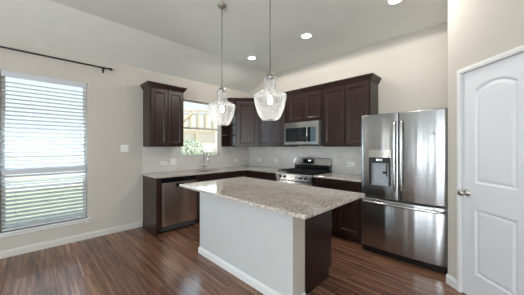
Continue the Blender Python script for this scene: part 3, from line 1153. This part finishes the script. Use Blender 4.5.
SEAM = 0.449
HO = (0.104, 0.362, 0.885, 1.330)
mb = MB()
fridge_door(mb, 0.002, SEAM - 0.003, 0.722, 1.782, HO)
d1 = mb.build('door', M['steel'], t)
d1['label'] = 'left refrigerator door with water dispenser'
mb = MB()
fridge_door(mb, SEAM + 0.003, FRW - 0.002, 0.722, 1.782)
d2 = mb.build('door', M['steel'], t)
mb = MB()
fridge_door(mb, 0.002, FRW - 0.002, 0.078, 0.708)
d3 = mb.build('freezer_drawer', M['steel'], t)
for sx_, dd in ((SEAM - 0.036, d1), (SEAM + 0.036, d2)):
    mb = MB()
    pts = [(sx_, bow(sx_) + 0.006, 0.850), (sx_, bow(sx_) - 0.036, 0.862), (sx_, bow(sx_) - 0.046, 0.92)]
    pts += [(sx_, bow(sx_) - 0.046 - 0.012 * math.sin(PI * q / 8), 0.92 + 0.68 * q / 8) for q in range(1, 8)]
    pts += [(sx_, bow(sx_) - 0.046, 1.60), (sx_, bow(sx_) - 0.036, 1.658), (sx_, bow(sx_) + 0.006, 1.672)]
    mb.tube(pts, 0.0125, 12, scale=(1.15, 0.9))
    mb.build('handle', M['steel_small'], dd)
mb = MB()
pts = [(0.030, bow(0.03) + 0.006, 0.668), (0.033, bow(0.03) - 0.035, 0.668)]
pts += [(0.05 + (FRW - 0.10) * q / 12, bow(0.05 + (FRW - 0.10) * q / 12) - 0.043 - 0.014 * math.sin(PI * q / 12), 0.668) for q in range(13)]
pts += [(FRW - 0.033, bow(0.03) - 0.035, 0.668), (FRW - 0.030, bow(0.03) + 0.006, 0.668)]
mb.tube(pts, 0.0135, 12)
mb.build('handle', M['steel_small'], d3)
# dispenser in the left door
hx0, hx1, hz0, hz1 = HO
yb_, yff = -0.662, bow(hx0) - 0.003
mb = MB()
mb.box(hx0, hx1, yb_, yb_ + 0.004, hz0, 1.245)
mb.box(hx0 + 0.03, hx1 - 0.03, yff + 0.004, yb_ + 0.002, hz0, hz0 + 0.010)
mb.box(hx0 + 0.03, hx0 + 0.034, yff + 0.010, yb_, hz0, 1.20)
mb.box(hx1 - 0.034, hx1 - 0.03, yff + 0.010, yb_, hz0, 1.20)
dsp = mb.build('dispenser', M['grey_plastic'], d1)
dsp['label'] = 'grey recessed water and ice dispenser'
mb = MB()
mb.box(hx0, hx0 + 0.020, yff - 0.002, yb_ + 0.003, hz0, 1.290, 0.002)
mb.box(hx1 - 0.020, hx1, yff - 0.004, yb_ + 0.003, hz0, 1.290, 0.002)
mb.box(hx0 + 0.02, hx1 - 0.02, yff + 0.002, yb_ + 0.003, 1.165, 1.240, 0.002)
mb = mb.build('dispenser_frame', M['rubber'], d1)
mb = MB()
lp = []
for z in (1.235, hz1):
    lp.append([(hx0 + (hx1 - hx0) * q / 6, bow(hx0 + (hx1 - hx0) * q / 6) - (0.010 if z < 1.3 else 0.001), z) for q in range(7)] + [(hx1, yb_, z), (hx0, yb_, z)])
mb.loft(lp)
mb.build('dispenser_panel', M['steel_small'], d1)
mb = MB()
mb.box(0.190, 0.272, yff - 0.006, yb_, 1.188, 1.222, 0.004)
mb.build('nozzle', M['chrome'], d1)
mb = MB()
mb.box(0.300, 0.312, yff + 0.02, yff + 0.028, 1.00, 1.16, 0.002)
mb.box(0.262, 0.300, yff + 0.024, yff + 0.030, 1.03, 1.06, 0.002)
mb.build('paddle', M['rubber'], d1)
# small maker's mark high on the right door
bx = 0.770
RXF = Matrix.Rotation(PI / 2, 4, 'X')
MB().lathe([(0.0065, 0.0), (0.0065, 0.0012), (0.0045, 0.0012), (0.0045, 0.0)], 18, Matrix.Translation((bx, bow(bx) + 0.0002, 1.515)) @ RXF, cap=False).build('badge', M['dark_grey'], d2)
MB().box(bx + 0.010, bx + 0.026, bow(bx + 0.018) - 0.0012, bow(bx + 0.018) + 0.002, 1.511, 1.519).build('badge_lettering', M['dark_grey'], d2)
# hinge covers
for x in (0.02, FRW - 0.10):
    MB().box(x, x + 0.08, -0.70, -0.62, 1.766, 1.781, 0.004).build('hinge_cover', M['dark_grey'], t)

# ------------------------------------------------------------------ island
IX0, IX1, IY0, IY1 = 1.590, 3.050, -2.285, -1.540
PWY = -2.108
IXW = 3.088
isl = thing('kitchen_island', 'kitchen island with white front wall and dark cabinet end', 'island', (0, 0, 0))
MB().box(IX0, IXW - 0.002, IY0, PWY - 0.001, 0, BZ).build('front_wall', M['island_wall'], isl)
c = MB().box(IXW - 0.002, IXW, IY0 + 0.001, PWY - 0.001, 0, BZ).build('wall_end', M['island_end'], isl)
c['label'] = 'end of the island wall, warm side light put into its colour'
def bb_path(mb, pts):
    prof = [(0.0, 0.0), (0.015, 0.0), (0.015, 0.058), (0.011, 0.070), (0.006, 0.078), (0.0, 0.083)]
    P = [Vector(p) for p in pts]
    loops = []
    for i in range(len(P)):
        ns_ = []
        if i > 0:
            d_ = (P[i] - P[i - 1]).normalized(); ns_.append(Vector((d_.y, -d_.x)))
        if i < len(P) - 1:
            d_ = (P[i + 1] - P[i]).normalized(); ns_.append(Vector((d_.y, -d_.x)))
        n_ = ns_[0] if len(ns_) == 1 else (ns_[0] + ns_[1])
        loops.append([(P[i].x + n_.x * o_, P[i].y + n_.y * o_, z_) for o_, z_ in prof])
    mb.loft(loops)
mb = MB()
bb_path(mb, [(IX0, PWY), (IX0, IY0), (IXW, IY0), (IXW, PWY - 0.002)])
mb.build('baseboard', M['trim'], isl)['label'] = 'white baseboard round the island wall'
mb = MB()
mb.box(IX0, IX1, PWY, IY1 - 0.02, TK, BZ)
mb.box(IX0, IX1, PWY, IY1 - 0.075, 0, TK)
mb.build('cabinet_body', M['wood'], isl)
mr_ = Matrix.Translation((IX1, IY1 - 0.02, 0)) @ Matrix.Rotation(PI, 4, 'Z')
nd = 4
wI = IX1 - IX0
for i in range(nd):
    mb = MB()
    mb.rect_loft(0.008 + wI * i / nd, wI * (i + 1) / nd - 0.004, 0.12, 0.865, [(q, d_) for q, d_ in DOOR_STEPS], mr_)
    mb.build('door', M['wood'], isl)
mb = MB()
mb.prism([(1.562, -2.547), (3.389, -2.547), (3.389, -1.529), (1.562, -1.529)], gz0, gz1, bev=0.005)
tag(mb.build('countertop', M['granite']), 'large speckled granite island worktop in the middle of the kitchen', 'countertop')

# ------------------------------------------------------------------ pendant lamps
def pendant(label, x, y):
    t = thing('pendant_lamp', label, 'lamp', (x, y, 0), 0, 'glass pendants over the island')
    zb = 1.618
    MB().lathe([(0.050, HF), (0.052, HF - 0.006), (0.048, HF - 0.022), (0.018, HF - 0.030), (0.012, HF - 0.045)], 28).build('canopy', M['nickel'], t)
    MB().tube([(0, 0, HF - 0.03), (0, 0, zb + 0.42)], 0.0042, 10).build('stem', M['bronze_rod'], t)
    mb = MB()
    mb.lathe([(0.008, zb + 0.431), (0.026, zb + 0.425), (0.030, zb + 0.419), (0.030, zb + 0.399), (0.040, zb + 0.396), (0.040, zb + 0.387), (0.012, zb + 0.385)], 24)
    mb.lathe([(0.006, zb + 0.39), (0.006, zb + 0.30), (0.017, zb + 0.285), (0.017, zb + 0.222), (0.010, zb + 0.219)], 16)
    mb.build('socket', M['nickel'], t)
    mb = MB()
    prof = [(0.074, 0.0), (0.094, 0.022), (0.114, 0.062), (0.132, 0.115), (0.145, 0.168), (0.151, 0.205), (0.153, 0.222), (0.149, 0.231), (0.122, 0.244), (0.090, 0.259),
            (0.070, 0.269), (0.060, 0.285), (0.055, 0.318), (0.054, 0.345), (0.057, 0.366), (0.062, 0.379), (0.061, 0.384), (0.041, 0.386)]
    mb.lathe([(r, zb + z) for r, z in prof], 40, cap=False)
    mb.build('glass_shade', M['pendant_glass'], t)
    mb = MB()
    mb.lathe([(0.012, zb + 0.221), (0.015, zb + 0.208), (0.023, zb + 0.190), (0.025, zb + 0.172), (0.021, zb + 0.156), (0.012, zb + 0.147), (0.002, zb + 0.145)], 20)
    mb.build('bulb', M['bulb'], t)
    ld = bpy.data.lights.new('bulb_light', 'POINT')
    ld.energy = 0.9
    ld.color = (1.0, 0.90, 0.76)
    ld.shadow_soft_size = 0.035
    lo = bpy.data.objects.new('bulb_light', ld)
    COL.objects.link(lo)
    lo.parent = t
    lo.location = (0, 0, zb + 0.10)
    return t
pendant('clear glass jar pendant in front of the sink window', 2.080, -2.285)
pendant('clear glass jar pendant in front of the range wall cabinets', 2.810, -2.262)

# ------------------------------------------------------------------ recessed lights
def can(label, x, y, vis=True):
    t = thing('recessed_light', label, 'ceiling light', (x, y, HF), 0, 'recessed ceiling lights')
    MB().lathe([(0.066, -0.001), (0.070, -0.006), (0.088, -0.006), (0.094, -0.003), (0.094, 0.0)], 32, cap=False).build('trim_ring', M['plate'], t)
    MB().lathe([(0.068, -0.0015), (0.066, -0.0035), (0.004, -0.0045)], 32).build('lens', M['lens'], t)
    ld = bpy.data.lights.new('can_light', 'SPOT')
    ld.spot_size = math.radians(180)
    ld.spot_blend = 0.12
    ld.energy = CAN_POWER * 6
    ld.color = CAN_COLOR
    ld.shadow_soft_size = 0.06
    lo = bpy.data.objects.new('can_light', ld)
    COL.objects.link(lo)
    lo.parent = t
    lo.location = (0, 0, -0.03)
    return t
can('round recessed ceiling light nearest the sink window', 1.178, -0.99)
can('round recessed ceiling light in line above the range', 2.350, -0.99)
can('round recessed ceiling light nearest the pantry wall', 3.510, -0.99)

# ------------------------------------------------------------------ switches and outlets
def wall_plate(label, kind, loc, rotz, w, h, gangs, horizontal=False):
    t = thing('light_switch' if kind == 'switch' else 'power_outlet', label, 'switch' if kind == 'switch' else 'outlet', loc, rotz)
    mb = MB()
    mb.rect_loft(-w / 2, w / 2, -h / 2, h / 2, [(0, 0), (0, -0.003), (0.003, -0.0055), (0.006, -0.006)])
    mb.build('cover_plate', M['plate'], t)
    for g in range(gangs):
        gx = (g - (gangs - 1) / 2) * 0.046
        if kind == 'switch':
            mb = MB()
            mb.box(gx - 0.016, gx + 0.016, -0.010, -0.005, -0.033, 0.033, 0.002)
            mb.build('rocker', M['plate'], t)
        else:
            mb = MB()
            a, b = (0.033, 0.016) if horizontal else (0.016, 0.033)
            mb.box(gx - a, gx + a, -0.0085, -0.005, -b, b, 0.002)
            rc = mb.build('receptacle', M['plate'], t)
            for s in (-0.018, 0.018):
                mb = MB()
                if horizontal:
                    mb.box(gx + s - 0.004, gx + s + 0.004, -0.0092, -0.008, -0.007, 0.007, 0.0003)
                else:
                    mb.box(gx - 0.007, gx + 0.007, -0.0092, -0.008, s - 0.004, s + 0.004, 0.0003)
                mb.build('socket_hole', M['slot'], rc)
    return t
wall_plate('white double light switch on the bare wall left of the wall cabinet', 'switch', (0.0, -2.745, 1.345), PI / 2, 0.115, 0.118, 2)
wall_plate('white horizontal outlet on the tile below the left wall cabinet', 'outlet', (0.008, -2.112, 1.075), PI / 2, 0.118, 0.072, 1, True)
wall_plate('white two-rocker switch on the tile left of the faucet', 'switch', (0.008, -1.925, 1.092), PI / 2, 0.115, 0.115, 2)
wall_plate('white horizontal outlet on the window wall tile under the open shelf', 'outlet', (0.008, -0.415, 1.060), PI / 2, 0.118, 0.072, 1, True)
wall_plate('white outlet on the back tile nearest the room corner', 'outlet', (0.364, -0.008, 1.060), 0, 0.118, 0.072, 1, True)
wall_plate('white outlet on the back tile left of the range', 'outlet', (0.885, -0.008, 1.060), 0, 0.118, 0.072, 1, True)
wall_plate('white outlet on the back tile between range and refrigerator', 'outlet', (2.578, -0.008, 1.072), 0, 0.118, 0.080, 1, True)

# ------------------------------------------------------------------ outside the windows
GZ = -0.25
def grass_mat():
    m, nt, b = mat_new('lawn_grass')
    mp = mapped(nt, (1, 1, 1))
    n = nt.nodes.new('ShaderNodeTexNoise')
    n.inputs['Scale'].default_value = 6
    n.inputs['Detail'].default_value = 6
    nt.links.new(mp.outputs[0], n.inputs['Vector'])
    r = ramp(nt, [(0.3, (0.46, 0.52, 0.35)), (0.7, (0.60, 0.65, 0.49))])
    nt.links.new(n.outputs['Fac'], r.inputs[0])
    nt.links.new(r.outputs[0], b.inputs['Base Color'])
    b.inputs['Roughness'].default_value = 0.9
    return m
M['grass'] = grass_mat()
struct(MB().box(-60, -WT - 0.01, -40, 50, GZ - 0.2, GZ).build('ground', M['grass']))

M['fence'] = simple('cedar_fence', (0.74, 0.70, 0.66), 0.8, noise=0.12, nscale=4)
M['lumber'] = simple('bare_lumber', (0.72, 0.58, 0.42), 0.8, noise=0.06, nscale=5)
M['sheath'] = simple('pale_sheathing', (0.66, 0.58, 0.50), 0.85, noise=0.05, nscale=3)
M['wrap'] = simple('house_wrap', (0.86, 0.80, 0.75), 0.7, noise=0.03)
M['leaf'] = simple('shrub_leaves', (0.46, 0.52, 0.38), 0.7, noise=0.45, nscale=9)

# neighbour's house under construction, seen through the sink window
hs = thing('house', 'half-built neighbouring house with bare timber wall frame beyond the sink window', 'house', (-11.0, 7.2, GZ), math.radians(54))
HW, HD, HH = 9.0, 6.0, 2.75
MB().box(-HW / 2, HW / 2, 0, HD, 0, HH).build('wall', M['sheath'], hs)
HT = 4.45
MB().box(-HW / 2 + 0.1, HW / 2 - 0.1, 0.12, HD - 0.1, HH, HT - 0.15).build('house_wrap', M['wrap'], hs)
for i in range(16):
    x = -HW / 2 + 0.05 + (HW - 0.1) * i / 15
    MB().box(x - 0.045, x + 0.045, 0.0, 0.10, HH, HT).build('stud', M['lumber'], hs)
MB().box(-HW / 2, HW / 2, -0.02, 0.12, HT, HT + 0.10).build('top_plate', M['lumber'], hs)
MB().box(-HW / 2, HW / 2, -0.02, 0.12, HH, HH + 0.22).build('floor_joist', M['lumber'], hs)
for xa, xb in ((-4.0, -2.4), (-0.9, 1.0), (2.2, 3.9)):
    MB().tube([(xa, -0.03, HH + 0.2), (xb, -0.03, HT)], 0.07, 4).build('brace', M['lumber'], hs)
mb = MB()
for a, b, c_ in ((-3.2, 1.1, 0.9), (-0.4, 1.4, 0.9), (2.3, 1.1, 0.9)):
    mb = MB()
    mb.box(a, a + b, -0.06, 0.02, c_, c_ + 1.25)
    mb.build('window', M['plate'], hs)
for i in range(5):
    x = -HW / 2 + 0.1 + (HW - 0.2) * i / 4
    mb = MB()
    mb.box(x - 0.08, x + 0.08, -0.09, 0.0, 0.0, HH)
    mb.build('post', M['lumber'], hs)

# fence across the yard
fe = thing('fence', 'tan board privacy fence along the back of the yard', 'fence', (-7.6, 0, GZ))
mb = MB()
for i in range(150):
    y = -9 + i * 0.15
    mb.box(-0.02 + 0.006 * (i % 2), 0.006 * (i % 2), y, y + 0.142, 0.05, 1.85 + 0.02 * math.sin(i * 1.7))
mb.build('boards', M['fence'], fe)
mb = MB()
for z in (0.4, 1.3):
    mb.box(0.005, 0.05, -9, 13.5, z, z + 0.09)
mb.build('rails', M['fence'], fe)

def shrub(label, x, y, h, r):
    t = thing('shrub', label, 'shrub', (x, y, GZ), random.uniform(0, 6), 'shrubs along the yard fence')
    mb = MB()
    mb.tube([(0, 0, 0), (0.02, 0, h * 0.35), (0, 0.03, h * 0.6)], [0.05, 0.04, 0.02], 8)
    mb.build('trunk', M['fence'], t)
    mb = MB()
    tb = bmesh.new()
    for q in range(900):
        u, v, w_ = random.gauss(0, 1), random.gauss(0, 1), random.gauss(0, 1)
        l = math.sqrt(u * u + v * v + w_ * w_) or 1
        k_ = random.random() ** 0.35
        c_ = Vector((u / l * r * k_, v / l * r * k_, h * 0.55 + w_ / l * h * 0.45 * k_))
        s = random.uniform(0.04, 0.09)
        a = Vector((random.gauss(0, 1), random.gauss(0, 1), random.gauss(0, 1))).normalized()
        b = a.cross(Vector((random.gauss(0, 1), random.gauss(0, 1), random.gauss(0, 1)))).normalized()
        tb.faces.new([tb.verts.new(c_ + a * s), tb.verts.new(c_ + b * s * 0.5), tb.verts.new(c_ - a * s), tb.verts.new(c_ - b * s * 0.5)])
    mb._merge(tb)
    mb.build('foliage', M['leaf'], t)
for i, (x, y, h, r) in enumerate([(-5.0, 1.0, 2.05, 0.7), (-5.9, 2.3, 1.45, 0.6), (-6.5, 3.6, 1.6, 0.6)]):
    shrub('leafy green shrub outside the sink window, ' + ('nearest the glass', 'in the middle of the row', 'farthest along the fence')[i], x, y, h, r)
